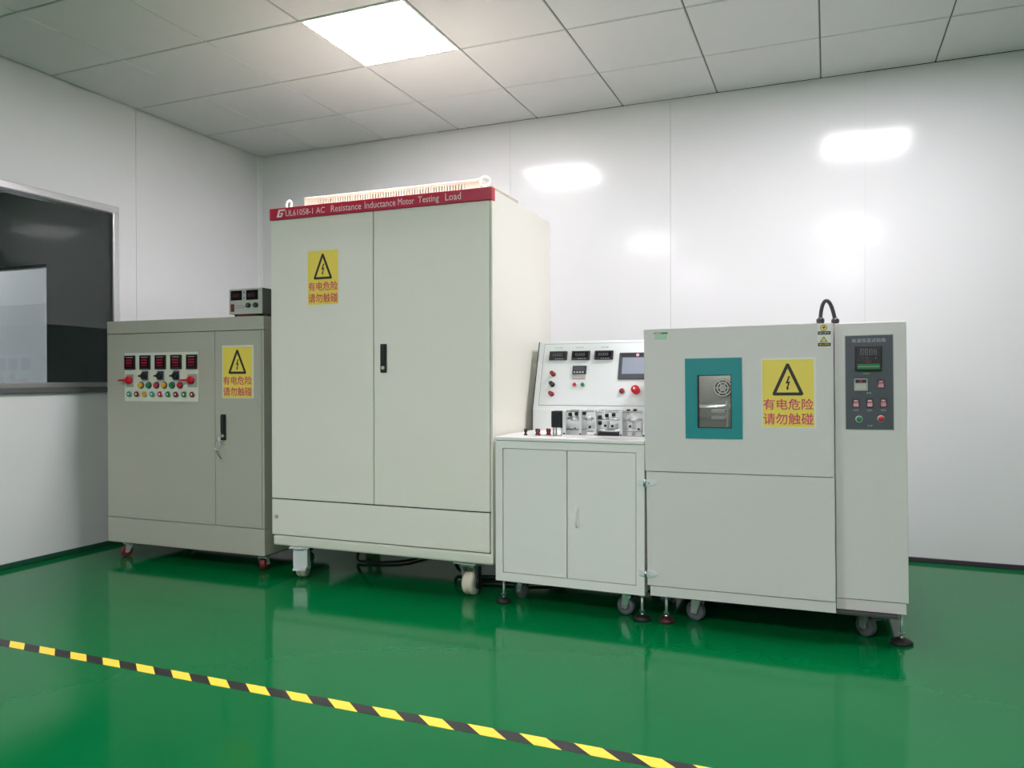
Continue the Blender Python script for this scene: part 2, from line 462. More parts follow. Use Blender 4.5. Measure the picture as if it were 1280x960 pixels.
for i in range(len(xl) - 1):
    for j in range(len(yl) - 1):
        x0, x1, y0, y1 = xl[i], xl[i + 1], yl[j + 1], yl[j]
        if (i, j) in LIGHT_CELLS:
            lights.append((x0, x1, y0, y1)); continue
        link('ceiling_tile', tile_mesh(x1 - x0, y1 - y0), ceil, None, ((x0 + x1) / 2, (y0 + y1) / 2, HC))

# lit LED panels set into the grid
LBL = ['lit square LED panel in the ceiling above the tall cream cabinet',
       'lit square LED ceiling panel above the sage test chamber, mirrored in the white wall']
for x0, x1, y0, y1 in sorted(lights, key=lambda q: (-q[3], q[0])):
    right = x0 > 3; row = round((-1.186 - y1) / 1.8)
    lb = LBL[right] if row == 0 else ('lit square LED ceiling panel in the %s row from the white back wall, %s column' % (['first', 'second', 'third', 'fourth', 'fifth'][row], 'right' if x0 > 5.5 else ('middle' if right else 'left')))
    t = thing('ceiling_light', lb, 'ceiling light', ((x0 + x1) / 2, (y0 + y1) / 2, HC), group='LED ceiling panels')
    g = G(); a = 0.2965
    for bx in ((-a, a, -a, -a + 0.012), (-a, a, a - 0.012, a), (-a, -a + 0.012, -a + 0.012, a - 0.012), (a - 0.012, a, -a + 0.012, a - 0.012)):
        g.box(bx[0], bx[1], bx[2], bx[3], -0.002, 0.006, WHITEP)
    g.build('frame', t)
    G().box(-a + 0.012, a - 0.012, -a + 0.012, a - 0.012, 0.001, 0.005, LED).build('diffuser', t)

# back wall: coated steel panels over a backing, thin seams
wb = struct(G().box(0, XR, 0.0085, 0.1, 0, HC, SEAM).build('wall_back'))
bx = [0.0, 1.055, 2.177, 3.284, 4.413, 5.535, 6.66, 7.78, XR]
tilt = [0.0, 0.02, 0.0, 0.0, -0.16, 0.05, 0, 0]
for k in range(len(bx) - 1):
    o = G().box(bx[k] + 0.0008, bx[k + 1] - 0.0008, -0.0, 0.008, -1.415, 1.415, WALL).build('wall_panel', wb, loc=(0, 0.0, 1.415))
    o.rotation_euler.x = R(tilt[k])
# left wall with the internal window
wl = struct(G().box(-0.1, -0.006, -1.33, 0, 0, HC, SEAM).box(-0.1, -0.006, YF, -3.69, 0, HC, SEAM)
            .box(-0.1, -0.006, -3.69, -1.33, 0, 0.985, SEAM).box(-0.1, -0.006, -3.69, -1.33, 2.152, HC, SEAM).build('wall_left'))
def lpanel(y0, y1, z0, z1):
    G().box(-0.006, 0, y0 + 0.0015, y1 - 0.0015, z0, z1, WALL).build('wall_panel', wl)
lpanel(-1.19, 0, 0, HC)
G().box(-0.006, 0, -1.332, -1.1915, 0, HC, WALL).box(-0.006, 0, -2.308, -1.332, 0, 0.985, WALL).box(-0.006, 0, -2.308, -1.332, 2.152, HC, WALL).build('wall_panel', wl)
lpanel(-3.43, -2.31, 0, 0.985); lpanel(-3.43, -2.31, 2.152, HC)
G().box(-0.006, 0, -4.55, -3.69, 0, HC, WALL).box(-0.006, 0, -3.69, -3.432, 0, 0.985, WALL).box(-0.006, 0, -3.69, -3.432, 2.152, HC, WALL).build('wall_panel', wl)
y = -4.55
while y > YF + 0.01:
    lpanel(max(y - 1.12, YF), y, 0, HC); y -= 1.12
struct(G().box(XR, XR + 0.1, YF, 0.1, 0, HC, WALLF).build('wall_right'))
struct(G().box(-0.1, XR + 0.1, YF - 0.1, YF, 0, HC, WALLF).build('wall_front'))
# skirtings and corner cove
struct(G().box(0.012, XR, -0.012, 0, 0, 0.026, SKIRT, bev=0.003).build('baseboard_back'))
struct(G().box(0.0, 0.012, YF, 0, 0, 0.03, SKIRTG, bev=0.003).build('baseboard_left'))
struct(G().box(0.0, 0.03, -0.004, 0.0, 0.03, HC, PVC).box(0.0, 0.004, -0.03, -0.004, 0.03, HC, PVC).build('trim_1'))
# window_1
wy0, wy1, wz0, wz1 = -3.69, -1.332, 0.985, 2.152
win = struct(G().box(-0.1, -0.04, wy0, wy1, wz0, wz0 + 0.02, ALU).build('window_1'))
g = G()
fw = 0.042
for (a, b, c, d) in ((wy0, wy1, wz1 - fw, wz1), (wy0, wy1, wz0 + 0.018, wz0 + 0.018 + 0.03), (wy1 - fw, wy1, wz0 + 0.048, wz1 - fw), (wy0, wy0 + fw, wz0 + 0.048, wz1 - fw), (-2.53, -2.49, wz0 + 0.048, wz1 - fw)):
    g.box(-0.1, 0.012, a, b, c, d, ALU, bev=0.003)
g.build('window_frame', win)
g = G()
for (a, b, c, d) in ((wy0 + fw, wy1 - fw, wz1 - fw - 0.009, wz1 - fw), (wy1 - fw - 0.007, wy1 - fw, wz0 + 0.048, wz1 - fw - 0.009)):
    g.box(0.0012, 0.007, a, b, c, d, ALUD)
g.build('glazing_bead', win)
G().box(-0.06, 0.022, wy0, wy1, wz0 - 0.012, wz0 + 0.017, ALUD, bev=0.003).build('window_sill', win)
for a, b in ((-2.49, wy1 - fw), (wy0 + fw, -2.53)):
    G().box(-0.004, 0.001, a, b, wz0 + 0.048, wz1 - fw, GLASS).build('pane', win)

# the unlit room beyond the window and the lit corridor behind its own window
NX = -4.6
struct(G().box(NX, -0.1, YF, 0, -0.08, 0, FLOOR).build('floor_adjoining'))
struct(G().box(NX, -0.1, YF, 0, HC, HC + 0.08, TILE).build('ceiling_adjoining'))
struct(G().box(NX - 0.1, NX, YF, 0.1, 0, HC, NEXTW).build('wall_adjoining_left'))
struct(G().box(NX, -0.1, YF - 0.1, YF, 0, HC, NEXTW).build('wall_adjoining_front'))
ox0, ox1, oz0, oz1 = -4.0, -2.475, 0.7, 2.13
struct(G().box(ox1, -0.1, 0, 0.1, 0, HC, NEXTW).box(NX, ox0, 0, 0.1, 0, HC, NEXTW).box(ox0, ox1, 0, 0.1, 0, oz0, NEXTW).box(ox0, ox1, 0, 0.1, oz1, HC, NEXTW).build('wall_adjoining_back'))
w2 = struct(G().box(ox0, ox1, 0.02, 0.08, oz1 - 0.03, oz1, ALUD).box(ox0, ox1, 0.02, 0.08, oz0, oz0 + 0.03, ALUD).box(ox1 - 0.03, ox1, 0.02, 0.08, oz0, oz1, ALUD).box(ox0, ox0 + 0.03, 0.02, 0.08, oz0, oz1, ALUD).build('window_2'))
G().box(ox0 + 0.03, ox1 - 0.03, 0.045, 0.05, oz0 + 0.03, oz1 - 0.03, CLEAR2).build('pane', w2)
CX0, CX1, CY = -10.0, 1.5, 1.7
struct(G().box(CX0, CX1, 0.1, CY, -0.08, 0, PLATEG).build('floor_corridor'))
struct(G().box(CX0, CX1, 0.1, CY, HC, HC + 0.08, TILE).build('ceiling_corridor'))
struct(G().box(CX0, CX1, CY, CY + 0.1, 0, HC, WALLF).build('wall_corridor_back'))
struct(G().box(CX1, CX1 + 0.1, 0.1, CY, 0, HC, WALLF).build('wall_corridor_right'))
struct(G().box(CX0 - 0.1, CX0, 0.1, CY, 0, HC, WALLF).build('wall_corridor_left'))
struct(G().box(CX0, CX1, CY - 0.015, CY, 0, 2.0, mat('pale_corridor_dado', (206, 210, 210), 0.5)).build('trim_2'))
for lx, lb in ((-2.2, 'nearer'), (-7.4, 'farther')):
    t = thing('ceiling_light', 'lit LED ceiling panel of the corridor behind the dark window, %s of two' % lb, 'ceiling light', (lx, 0.9, HC), group='corridor ceiling panels')
    G().box(-0.6, 0.6, -0.3, 0.3, -0.008, -0.002, LED2).build('diffuser', t)
    G().box(-0.62, 0.62, -0.32, 0.32, -0.003, 0.0, WHITEP).build('frame', t)

# ================================================================== LEFT GREY CONTROL CABINET
lc = thing('control_cabinet', 'low grey-green control cabinet with meters, coloured lamps and red rotary switches', 'cabinet', (0.257, -1.63, 0), (0, 0, R(1.32)))
G().box(0.002, 1.139, 0.02, 0.6, 0.1, 1.385, GREYC).box(0.004, 1.137, 0.017, 0.02, 0.2, 1.35, GAP).build('body', lc)
G().box(0, 1.141, 0, 0.602, 1.3185, 1.393, GREYC, bev=0.003).build('top_cover', lc)
G().box(0, 1.141, 0, 0.602, 0.09, 0.235, GREYC, bev=0.003).build('base', lc)
G().box(0.002, 0.8055, 0.0, 0.016, 0.2385, 1.3155, GREYC, bev=0.002).build('door', lc)
d2 = G().box(0.8085, 1.124, 0.0, 0.016, 0.2385, 1.3155, GREYC, bev=0.002).build('door', lc)
G().box(1.1275, 1.141, 0.0, 0.02, 0.2385, 1.3155, GREYC, bev=0.001).build('corner_post', lc)
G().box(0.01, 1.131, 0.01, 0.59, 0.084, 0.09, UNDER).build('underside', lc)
g = G().box(0.14, 0.697, -0.003, 0.0, 0.915, 1.21, GREYC).box(0.146, 0.691, -0.0055, -0.0028, 0.923, 1.204, PLATE)
cp = g.build('control_panel', lc, 'ivory control panel plate')
for k in range(5):
    x0 = 0.15 + 0.1158 * k; x1 = x0 + 0.08
    if k == 4: x1 = 0.69
    g = G().box(x0, x1, -0.014, -0.005, 1.107, 1.189, BLACK, bev=0.002)
    g.box(x0 + 0.006, x1 - 0.006, -0.0146, -0.0138, 1.118, 1.178, SCREEN)
    for q in range(3):
        zz = 1.167 - 0.016 * q
        for c in range(4): g.box(x0 + 0.016 + 0.012 * c, x0 + 0.025 + 0.012 * c, -0.0152, -0.0144, zz - 0.011, zz, DIGIT if q < 2 else REDD)
    for c in range(4): g.box(x0 + 0.01 + 0.016 * c, x0 + 0.018 + 0.016 * c, -0.0152, -0.0144, 1.111, 1.115, DGREY)
    g.box(x0 + 0.015, x1 - 0.015, -0.0152, -0.0144, 1.1755, 1.179, PRINT)
    g.build('digital_meter', cp)
for x in (0.307, 0.424, 0.540):
    g = G().box(x - 0.026, x + 0.026, -0.010, -0.005, 1.037, 1.1, STEEL, bev=0.002)
    g.box(x - 0.022, x + 0.022, -0.012, -0.0095, 1.046, 1.096, DGREY)
    g.lathe([(0.019, 0), (0.019, 0.012), (0.016, 0.014)], (x - 0.004, -0.0115, 1.07), (0, -1, 0), BLACK, 18)
    g.prism([(x - 0.03, 1.066), (x + 0.012, 1.06), (x + 0.014, 1.08), (x - 0.028, 1.074)], -0.034, -0.024, BLACK)
    g.build('selector_switch', cp)
for x in (0.185, 0.648):
    g = G().box(x - 0.03, x + 0.03 if x < 0.5 else 0.689, -0.0085, -0.005, 1.005, 1.08, PLATEG, bev=0.002)
    g.lathe([(0.023, 0), (0.023, 0.014), (0.018, 0.02)], (x, -0.0085, 1.045), (0, -1, 0), REDP, 20)
    g.prism([(x - 0.052, 1.041), (x + 0.03, 1.036), (x + 0.03, 1.054), (x - 0.052, 1.049)], -0.044, -0.026, REDP)
    g.build('rotary_switch', cp)
for k, c in enumerate((YELP, GREENP, REDP, YELP, GREENP, REDP)):
    bezel_button(cp, 0.274 + 0.0582 * k, 1.016, -0.0055, 0.0205, c, 'indicator_lamp', rim=DGREY, h=0.016)
for k, c in enumerate((TEALB, REDD, YELP, TEALB, REDP, GREENP, REDD, GREENP, REDD)):
    x = 0.185 + 0.0588 * k
    g = G().lathe([(0.019, 0), (0.019, 0.004), (0.0165, 0.006)], (x, -0.0055, 0.9645), (0, -1, 0), STEEL, 18)
    g.lathe([(0.0155, 0.003), (0.0155, 0.012), (0.012, 0.014)], (x, -0.0055, 0.9645), (0, -1, 0), c, 18)
    if c is not YELP: g.lathe([(0.006, 0.0), (0.006, 0.0015)], (x + 0.003, -0.0195, 0.9645), (0, -1, 0), WHITEP, 12)
    g.build('push_button', cp)
warning_sign(lc, 0.86, 1.072, 0.945, 1.236, 0.0, 'yellow high-voltage warning sign')
la = swing_latch(lc, 0.85, 0.885, 0.712, 0.856, 0.0)
kx, kz = 0.864, 0.735
G().box(kx - 0.009, kx + 0.009, -0.034, -0.031, kz - 0.028, kz + 0.006, CHROME, bev=0.001).cyl((kx, -0.016, kz), (kx, -0.036, kz), 0.004, CHROME).build('key', la)
ringp = [(kx - 0.012 + 0.018 * math.cos(a), -0.033, kz - 0.05 + 0.03 * math.sin(a)) for a in [2 * math.pi * k / 20 for k in range(20)]]
G().tube(ringp, 0.0016, CHROME, n=6, closed=True).build('key_ring', la)
G().tube([(kx - 0.02, -0.033, kz - 0.075), (kx - 0.008, -0.033, kz - 0.1), (kx + 0.014, -0.032, kz - 0.125)], 0.0022, BLACK, n=6).build('key_strap', la)
for x, y, tn in ((0.115, 0.045, 2.6), (1.085, 0.06, 0.25), (0.115, 0.52, 0.4), (1.06, 0.52, 2.0)):
    caster(lc, x, y, 0.09, 0.034, 0.034, tn, REDW, STEEL)

# bench power supply standing on it
ps = thing('power_supply', 'small grey bench power supply with two dark displays on the low cabinet', 'power supply', (1.137, -1.58, 1.393), (0, 0, R(1.3)))
px, pz0, pz1, pd = 0.224, 0.015, 0.157, 0.24
G().box(0, px, 0.006, pd, pz0, pz1, PSUD, bev=0.003).build('case', ps)
pf = G().box(0, px, 0.0, 0.008, pz0, pz1, PSUG, bev=0.002).build('front_panel', ps)
for a, b in ((0.014, 0.090), (0.120, 0.2)):
    g = G().box(a, b, -0.003, 0.0, 0.092, 0.146, SCREEN, bev=0.001)
    for c in range(3): g.box(a + 0.012 + 0.017 * c, a + 0.024 + 0.017 * c, -0.0038, -0.0028, 0.108, 0.128, mat('unlit_digits', (62, 24, 30), 0.4))
    g.build('display', pf)
for z in (0.134, 0.104): G().lathe([(0.004, 0), (0.004, 0.003)], (0.105, 0.0, z), (0, -1, 0), BLACK, 10).build('indicator_lamp', pf)
G().box(0.014, 0.038, -0.004, 0, 0.03, 0.072, BLACK, bev=0.002).prism_x([(-0.003, 0.034), (-0.007, 0.034), (-0.004, 0.051), (-0.009, 0.068), (-0.003, 0.068)], 0.018, 0.034, REDD).build('power_switch', pf)
for x in (0.136, 0.186):
    G().lathe([(0.014, 0), (0.0135, 0.012), (0.011, 0.014)], (x, 0, 0.062), (0, -1, 0), BLACK, 18).lathe([(0.008, 0.0139), (0.008, 0.0155)], (x, 0, 0.062), (0, -1, 0), CHROME, 14).build('knob', pf)
G().box(0.048, 0.1, -0.0006, 0.0, 0.0605, 0.0625, DGREY).box(0.048, 0.1, -0.0006, 0.0, 0.049, 0.051, DGREY).box(0.1, 0.122, -0.0006, 0.0, 0.054, 0.057, DGREY).build('printed_scale', pf)
for x in (0.03, 0.194):
    for y in (0.03, pd - 0.03): G().cyl((x, y, 0), (x, y, pz0), 0.012, RUBBER).build('foot', ps)
tag(G().tube([(1.19, -1.575, 1.3975), (1.22, -1.588, 1.3975), (1.25, -1.592, 1.3975), (1.28, -1.588, 1.3975), (1.30, -1.57, 1.3975)], 0.0042, REDD, n=8).build('test_lead'), 'red test lead lying beneath the bench power supply', 'cable')

# ================================================================== TALL CREAM LOAD CABINET
bg = thing('load_cabinet', 'tall cream two-door load cabinet with red lettered banner on white casters', 'cabinet', (1.483, -1.65, 0), (0, 0, R(0.88)))
BW, BD = 1.276, 0.85
G().box(0, BW, 0.022, BD, 0.172, 1.943, CREAM, bev=0.006).box(0.006, BW - 0.014, 0.017, 0.0225, 0.2, 1.9, GAP).build('body', bg)
G().box(BW - 0.0115, BW, 0.002, 0.024, 0.18, 1.886, CREAM, bev=0.002).build('corner_post', bg)
G().box(0.003, 0.6275, 0, 0.016, 0.4205, 1.888, CREAMD, bev=0.003).build('door', bg)
G().box(0.6325, 1.261, 0, 0.016, 0.4205, 1.888, CREAMD, bev=0.003).build('door', bg)
G().box(0.003, 1.259, 0.0, 0.016, 0.228, 0.414, CREAMD, bev=0.003).build('lower_panel', bg)
G().box(0.003, BW, 0.006, BD, 0.168, 0.223, CREAM, bev=0.012, seg=3).build('plinth', bg)
G().lathe([(0.011, 0), (0.011, 0.004), (0.009, 0.006)], (0.032, 0, 0.322), (0, -1, 0), STEEL, 16).build('panel_lock', bg)
bn = G().box(0.005, BW + 0.003, -0.012, 0.03, 1.887, 1.947, RED, bev=0.002).build('banner', bg, 'crimson banner strip with silver lettering')
yt = -0.0128
text('UL61058-1 AC', 0.109, 0.352, 1.900, 1.931, yt, LETTER, bn)
text('Resistance', 0.390, 0.569, 1.900, 1.934, yt, LETTER, bn)
text('Inductance', 0.590, 0.766, 1.900, 1.934, yt, LETTER, bn)
text('Motor', 0.780, 0.869, 1.901, 1.933, yt, LETTER, bn)
text('Testing', 0.891, 1.004, 1.893, 1.934, yt, LETTER, bn)
text('Load', 1.038, 1.121, 1.901, 1.935, yt, LETTER, bn)
# slanted emblem: an open angular letter with a bar and a tail
sh = lambda a, b: (0.052 + a + 0.32 * b, 1.8985 + b)
g = G()
for poly in ([(0.0, 0.0), (0.011, 0.0), (0.011, 0.04), (0.0, 0.04)], [(0.011, 0.031), (0.042, 0.031), (0.042, 0.04), (0.011, 0.04)],
             [(0.011, 0.0), (0.03, 0.0), (0.034, 0.008), (0.011, 0.008)], [(0.025, 0.008), (0.034, 0.008), (0.034, 0.022), (0.025, 0.022)],
             [(0.018, 0.016), (0.025, 0.016), (0.025, 0.022), (0.018, 0.022)]):
    g.prism([sh(a, b) for a, b in poly], yt - 0.0002, yt + 0.0006, LETTER)
g.build('emblem', bn)
warning_sign(bg, 0.236, 0.4315, 1.430, 1.7185, 0.0, 'yellow high-voltage warning sign')
swing_latch(bg, 0.672, 0.708, 1.08, 1.223, 0.0)
# ventilation hood on the roof
vy0, vy1, vx0, vx1 = 0.15, 0.66, 0.107, 1.152
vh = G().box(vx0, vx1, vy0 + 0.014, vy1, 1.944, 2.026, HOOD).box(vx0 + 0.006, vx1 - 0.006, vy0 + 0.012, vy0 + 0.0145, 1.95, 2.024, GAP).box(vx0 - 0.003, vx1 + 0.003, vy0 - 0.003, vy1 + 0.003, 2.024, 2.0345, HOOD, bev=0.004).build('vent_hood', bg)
n = 56; s0, s1 = vx0 + 0.09, vx1 - 0.09; pit = (s1 - s0) / n
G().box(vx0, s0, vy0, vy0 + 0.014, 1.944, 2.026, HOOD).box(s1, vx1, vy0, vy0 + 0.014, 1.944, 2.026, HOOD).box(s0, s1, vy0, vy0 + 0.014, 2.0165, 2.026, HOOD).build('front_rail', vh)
sl = None
for k in range(n):
    xx = s0 + pit * k
    if sl is None:
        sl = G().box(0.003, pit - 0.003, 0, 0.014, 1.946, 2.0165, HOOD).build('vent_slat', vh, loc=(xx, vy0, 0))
    else:
        link('vent_slat', sl.data, vh, None, (xx, vy0, 0))
for x, y in ((0.043, 0.1), (BW - 0.06, 0.12)):
    if (x, y) == (BW - 0.06, 0.12): continue
    e = G().cyl((x, y, 1.943), (x, y, 1.955), 0.016, WHITEP).cyl((x, y, 1.95), (x, y, 1.972), 0.008, WHITEP)
    e.tube([(x + 0.021 * math.cos(a), y - 0.006 * math.cos(a), 1.99 + 0.021 * math.sin(a)) for a in [2 * math.pi * k / 24 for k in range(24)]], 0.0062, WHITEP, n=10, closed=True)
    e.build('lifting_eye', bg)
xx = BW - 0.09
G().cyl((xx, 0.12, 1.943), (xx, 0.12, 2.0), 0.011, WHITEP).tube([(xx + 0.004 + 0.02 * math.cos(a), 0.12 + 0.012 * math.cos(a), 2.012 + 0.02 * math.sin(a)) for a in [2 * math.pi * k / 24 for k in range(24)]], 0.0062, WHITEP, n=10, closed=True).build('lifting_eye', bg)
caster(bg, 0.158, 0.05, 0.168, 0.05, 0.05, 0.3, NYLON, ZINC, groove=True, guard=True)
caster(bg, 1.128, 0.06, 0.168, 0.058, 0.056, -0.05, NYLON, STEEL, groove=True, side_brake=True)
caster(bg, 0.165, 0.76, 0.168, 0.052, 0.05, 1.2, NYLON, STEEL, groove=True)
caster(bg, 1.11, 0.76, 0.168, 0.052, 0.05, 0.3, NYLON, STEEL, groove=True)

# ================================================================== TEST BENCH WITH CONSOLE
tb = thing('test_bench', 'pale grey two-door test bench with sloped instrument console', 'test bench', (2.786, -1.66, 0), (0, 0, R(0.1)))
TW, TD = 0.701, 0.78
G().box(0.002, TW - 0.005, 0.02, TD, 0.113, 0.762, BENCH).box(0.01, TW - 0.01, 0.0165, 0.0205, 0.13, 0.755, GAP).build('body', tb)
g = G()
g.box(0, 0.0355, 0, 0.02, 0.113, 0.762, BENCH).box(0.6625, TW - 0.003, 0, 0.02, 0.113, 0.762, BENCH)
g.box(0.0355, 0.6625, 0, 0.02, 0.113, 0.152, BENCH).box(0.0355, 0.6625, 0, 0.02, 0.7285, 0.762, BENCH)
g.build('front_frame', tb)
G().box(0.0385, 0.346, 0.0015, 0.016, 0.155, 0.7255, BENCH, bev=0.0015).build('door', tb)
dr = G().box(0.35, 0.6595, 0.0015, 0.016, 0.155, 0.7255, BENCH, bev=0.0015).build('door', tb)
h = G().tube([(0.394, 0.0015, 0.388), (0.394, -0.018, 0.396), (0.394, -0.02, 0.43), (0.394, -0.018, 0.462), (0.394, 0.0015, 0.47)], 0.0055, BENCH, n=10)
h.box(0.383, 0.405, -0.0005, 0.0015, 0.383, 0.475, BENCH, bev=0.0004).build('handle', dr)
G().box(-0.004, TW - 0.004, -0.006, TD, 0.7645, 0.781, BENCH, bev=0.003).build('worktop', tb)
ZW = 0.781
# console: short upright then a sloped face
cy, ckz, ctz = 0.465, 0.888, 1.241
CWD = 0.676
G().prism_x([(cy, ZW), (cy, ckz), (cy + 0.109, ctz), (cy + 0.125, ctz + 0.004), (TD - 0.02, ctz + 0.004), (TD - 0.02, ZW)], 0.01, 0.01 + CWD, CONSOLE).build('console', tb)
G().prism_x([(cy - 0.002, ZW), (cy - 0.002, ckz), (cy + 0.107, ctz + 0.002), (cy + 0.114, ctz + 0.002), (cy + 0.005, ckz), (cy + 0.005, ZW)], 0.0055, 0.0102, mat('brown_edge_trim', (62, 50, 46), 0.5)).build('edge_trim', tb)
aa = math.atan2(0.109, 0.353); 
fp = G().box(0.03, CWD - 0.02, -0.0015, 0.0, 0.026, 0.358, CONSOLE).build('instrument_panel', tb, loc=(0.01, cy, ckz), rot=(-aa, 0, 0))
g = G()
for a, b, c, d in ((0.0285, CWD - 0.0185, 0.0245, 0.026), (0.0285, CWD - 0.0185, 0.358, 0.3595), (0.0285, 0.03, 0.026, 0.358), (CWD - 0.02, CWD - 0.0185, 0.026, 0.358)):
    g.box(a, b, -0.0011, 0.0, c, d, DGREY)
g.build('panel_gasket', fp)
for u0 in (0.065, 0.1875, 0.311):
    g = G().box(u0, u0 + 0.097, -0.014, -0.001, 0.268, 0.315, BLACK, bev=0.002)
    g.box(u0 + 0.008, u0 + 0.089, -0.0146, -0.0138, 0.277, 0.308, SCREEN)
    for c in range(5): g.box(u0 + 0.02 + 0.011 * c, u0 + 0.028 + 0.011 * c, -0.0152, -0.0144, 0.286, 0.302, DGREY)
    for c in range(4): g.box(u0 + 0.035 + 0.012 * c, u0 + 0.041 + 0.012 * c, -0.0152, -0.0144, 0.2705, 0.2735, PRINT)
    g.build('panel_meter', fp)
for u0, s in ((0.092, '电压测试'), (0.205, '电流测试表'), (0.338, '功率因数')):
    text(s, u0, u0 + 0.042, 0.332, 0.341, -0.0022, GLABEL, fp)
g = G().box(0.199, 0.272, -0.012, -0.001, 0.191, 0.235, BLACK, bev=0.002).box(0.206, 0.265, -0.0126, -0.0116, 0.209, 0.23, DGREY)
for c in range(4): g.box(0.207 + 0.015 * c, 0.216 + 0.015 * c, -0.0135, -0.0116, 0.195, 0.203, PRINT)
g.build('counter', fp)
G().box(0.2, 0.27, -0.003, -0.001, 0.164, 0.187, SILVER).box(0.2, 0.27, -0.0034, -0.0026, 0.164, 0.1665, REDD).build('counter_legend', fp)
bezel_button(fp, 0.217, 0.135, -0.0015, 0.0125, REDP); bezel_button(fp, 0.259, 0.135, -0.0015, 0.0125, GREENP)
for u, v, c in ((0.095, 0.191, REDD), (0.0955, 0.135, BLACK), (0.0965, 0.083, REDD)):
    G().lathe([(0.013, 0), (0.013, 0.008), (0.009, 0.01), (0.009, 0.024), (0.011, 0.026), (0.011, 0.034), (0.008, 0.036)], (u, -0.001, v), (0, -1, 0), c, 16).build('binding_post', fp)
g = G().box(0.44, 0.645, -0.008, -0.001, 0.162, 0.304, DGREY, bev=0.003)
sc = g.build('touch_screen', fp, 'grey touch screen in a dark bezel')
G().box(0.459, 0.627, -0.0088, -0.0078, 0.19, 0.276, LCD).box(0.45, 0.635, -0.0084, -0.0078, 0.281, 0.299, BLACKM).lathe([(0.008, 0), (0.008, 0.0008)], (0.535, -0.0084, 0.29), (0, -1, 0), mat('pink_logo', (226, 160, 168), 0.4), 16).build('screen_face', fp)
bezel_button(fp, 0.467, 0.101, -0.0015, 0.0165, REDD, 'illuminated_button', rim=SILVER, h=0.014)
G().lathe([(0.02, 0), (0.02, 0.006), (0.012, 0.008), (0.012, 0.02), (0.021, 0.023), (0.021, 0.032), (0.016, 0.037), (0.004, 0.0385)], (0.539, -0.0015, 0.104), (0, -1, 0), REDP, 24).lathe([(0.006, 0.038), (0.005, 0.0395)], (0.536, -0.0015, 0.106), (0, -1, 0), WHITEP, 12).build('emergency_stop', fp, 'red mushroom emergency stop')
# binding posts on the worktop
for x, y, c in ((0.104, 0.12, BLACK), (0.150, 0.15, BLACK), (0.164, 0.135, REDD), (0.194, 0.18, BLACK), (0.207, 0.165, REDD)):
    G().lathe([(0.0085, 0), (0.0085, 0.006), (0.0055, 0.008), (0.0055, 0.014), (0.0075, 0.015), (0.0075, 0.03), (0.005, 0.031)], (x, y, ZW - 0.0002), (0, 0, 1), c, 14).build('terminal_post', tb)
leveling_foot(tb, 0.02, 0.05, 0.113); leveling_foot(tb, TW - 0.02, 0.03, 0.113, pad_r=0.04)
leveling_foot(tb, 0.02, TD - 0.05, 0.113); leveling_foot(tb, TW - 0.02, TD - 0.05, 0.113)
caster(tb, 0.085, 0.14, 0.113, 0.037, 0.03, 1.15, GREYW, CHROME); caster(tb, 0.612, 0.075, 0.113, 0.04, 0.032, 1.35, GREYW, CHROME)
caster(tb, 0.085, 0.68, 0.113, 0.037, 0.03, 0.7, GREYW, CHROME); caster(tb, 0.612, 0.68, 0.113, 0.037, 0.03, 2.0, GREYW, CHROME)

# ================================================================== MOTORISED TEST FIXTURE ON THE BENCH
fx = thing('switch_test_fixture', 'machined aluminium switch test fixture with black motor on the bench top', 'test fixture', (2.786, -1.66, ZW), (0, 0, R(0.1)))
yA, yB = 0.10, 0.19
zc = 0.084
G().box(0.292, 0.685, yA - 0.004, yB + 0.006, 0.0, 0.008, MILL, bev=0.001).build('base_plate', fx)
mo = G().box(0.234, 0.292, yA + 0.012, yA + 0.07, 0.04, 0.117, BLACKM, bev=0.004)
for k in range(5): mo.box(0.238 + 0.0105 * k, 0.2425 + 0.0105 * k, yA + 0.008, yA + 0.074, 0.044, 0.113, BLACK)
mo = mo.build('motor', fx, 'black finned stepper motor')
for x in (0.243, 0.283):
    for y in (yA + 0.022, yA + 0.06): G().cyl((x, y, 0), (x, y, 0.042), 0.004, STEEL, n=10).build('motor_leg', fx)
for x0, x1, zt in ((0.294, 0.310, 0.12), (0.373, 0.386, 0.124), (0.445, 0.457, 0.127), (0.563, 0.577, 0.129), (0.668, 0.677, 0.134)):
    G().box(x0, x1, yA, yB, 0.006, zt, MILL, bev=0.0015).cyl(((x0 + x1) / 2, yA - 0.003, 0.014), ((x0 + x1) / 2, yA, 0.014), 0.004, BLACK, n=10).build('upright_plate', fx)
G().cyl((0.286, yA + 0.03, zc), (0.665, yA + 0.03, zc), 0.0055, CHROME, n=12).build('drive_shaft', fx)
for x0, x1, r in ((0.328, 0.362, 0.013), (0.398, 0.425, 0.011), (0.6, 0.64, 0.011)):
    G().cyl((x0, yA + 0.03, zc), (x1, yA + 0.03, zc), r, MILL, n=18).cyl((x0 + 0.005, yA + 0.03 - r - 0.002, zc), (x0 + 0.005, yA + 0.03, zc), 0.003, BLACK, n=8).build('shaft_coupling', fx)
for z in (0.034, 0.118):
    for y in (yA + 0.012, yB - 0.012):
        G().cyl((0.31, y, z), (0.67, y, z), 0.004, CHROME, n=10).build('guide_rod', fx)
for x, z in ((0.326, 0.103), (0.356, 0.106), (0.394, 0.109), (0.468, 0.092), (0.500, 0.1), (0.532, 0.104), (0.468, 0.066), (0.6, 0.122), (0.63, 0.124)):
    G().lathe([(0.009, 0), (0.009, 0.014), (0.006, 0.016)], (x, yA + 0.018, z - 0.008), (0, 0, 1), BLACK, 14).cyl((x, yA + 0.018, z - 0.02), (x, yA + 0.018, z - 0.008), 0.003, STEEL, n=8).build('set_knob', fx)
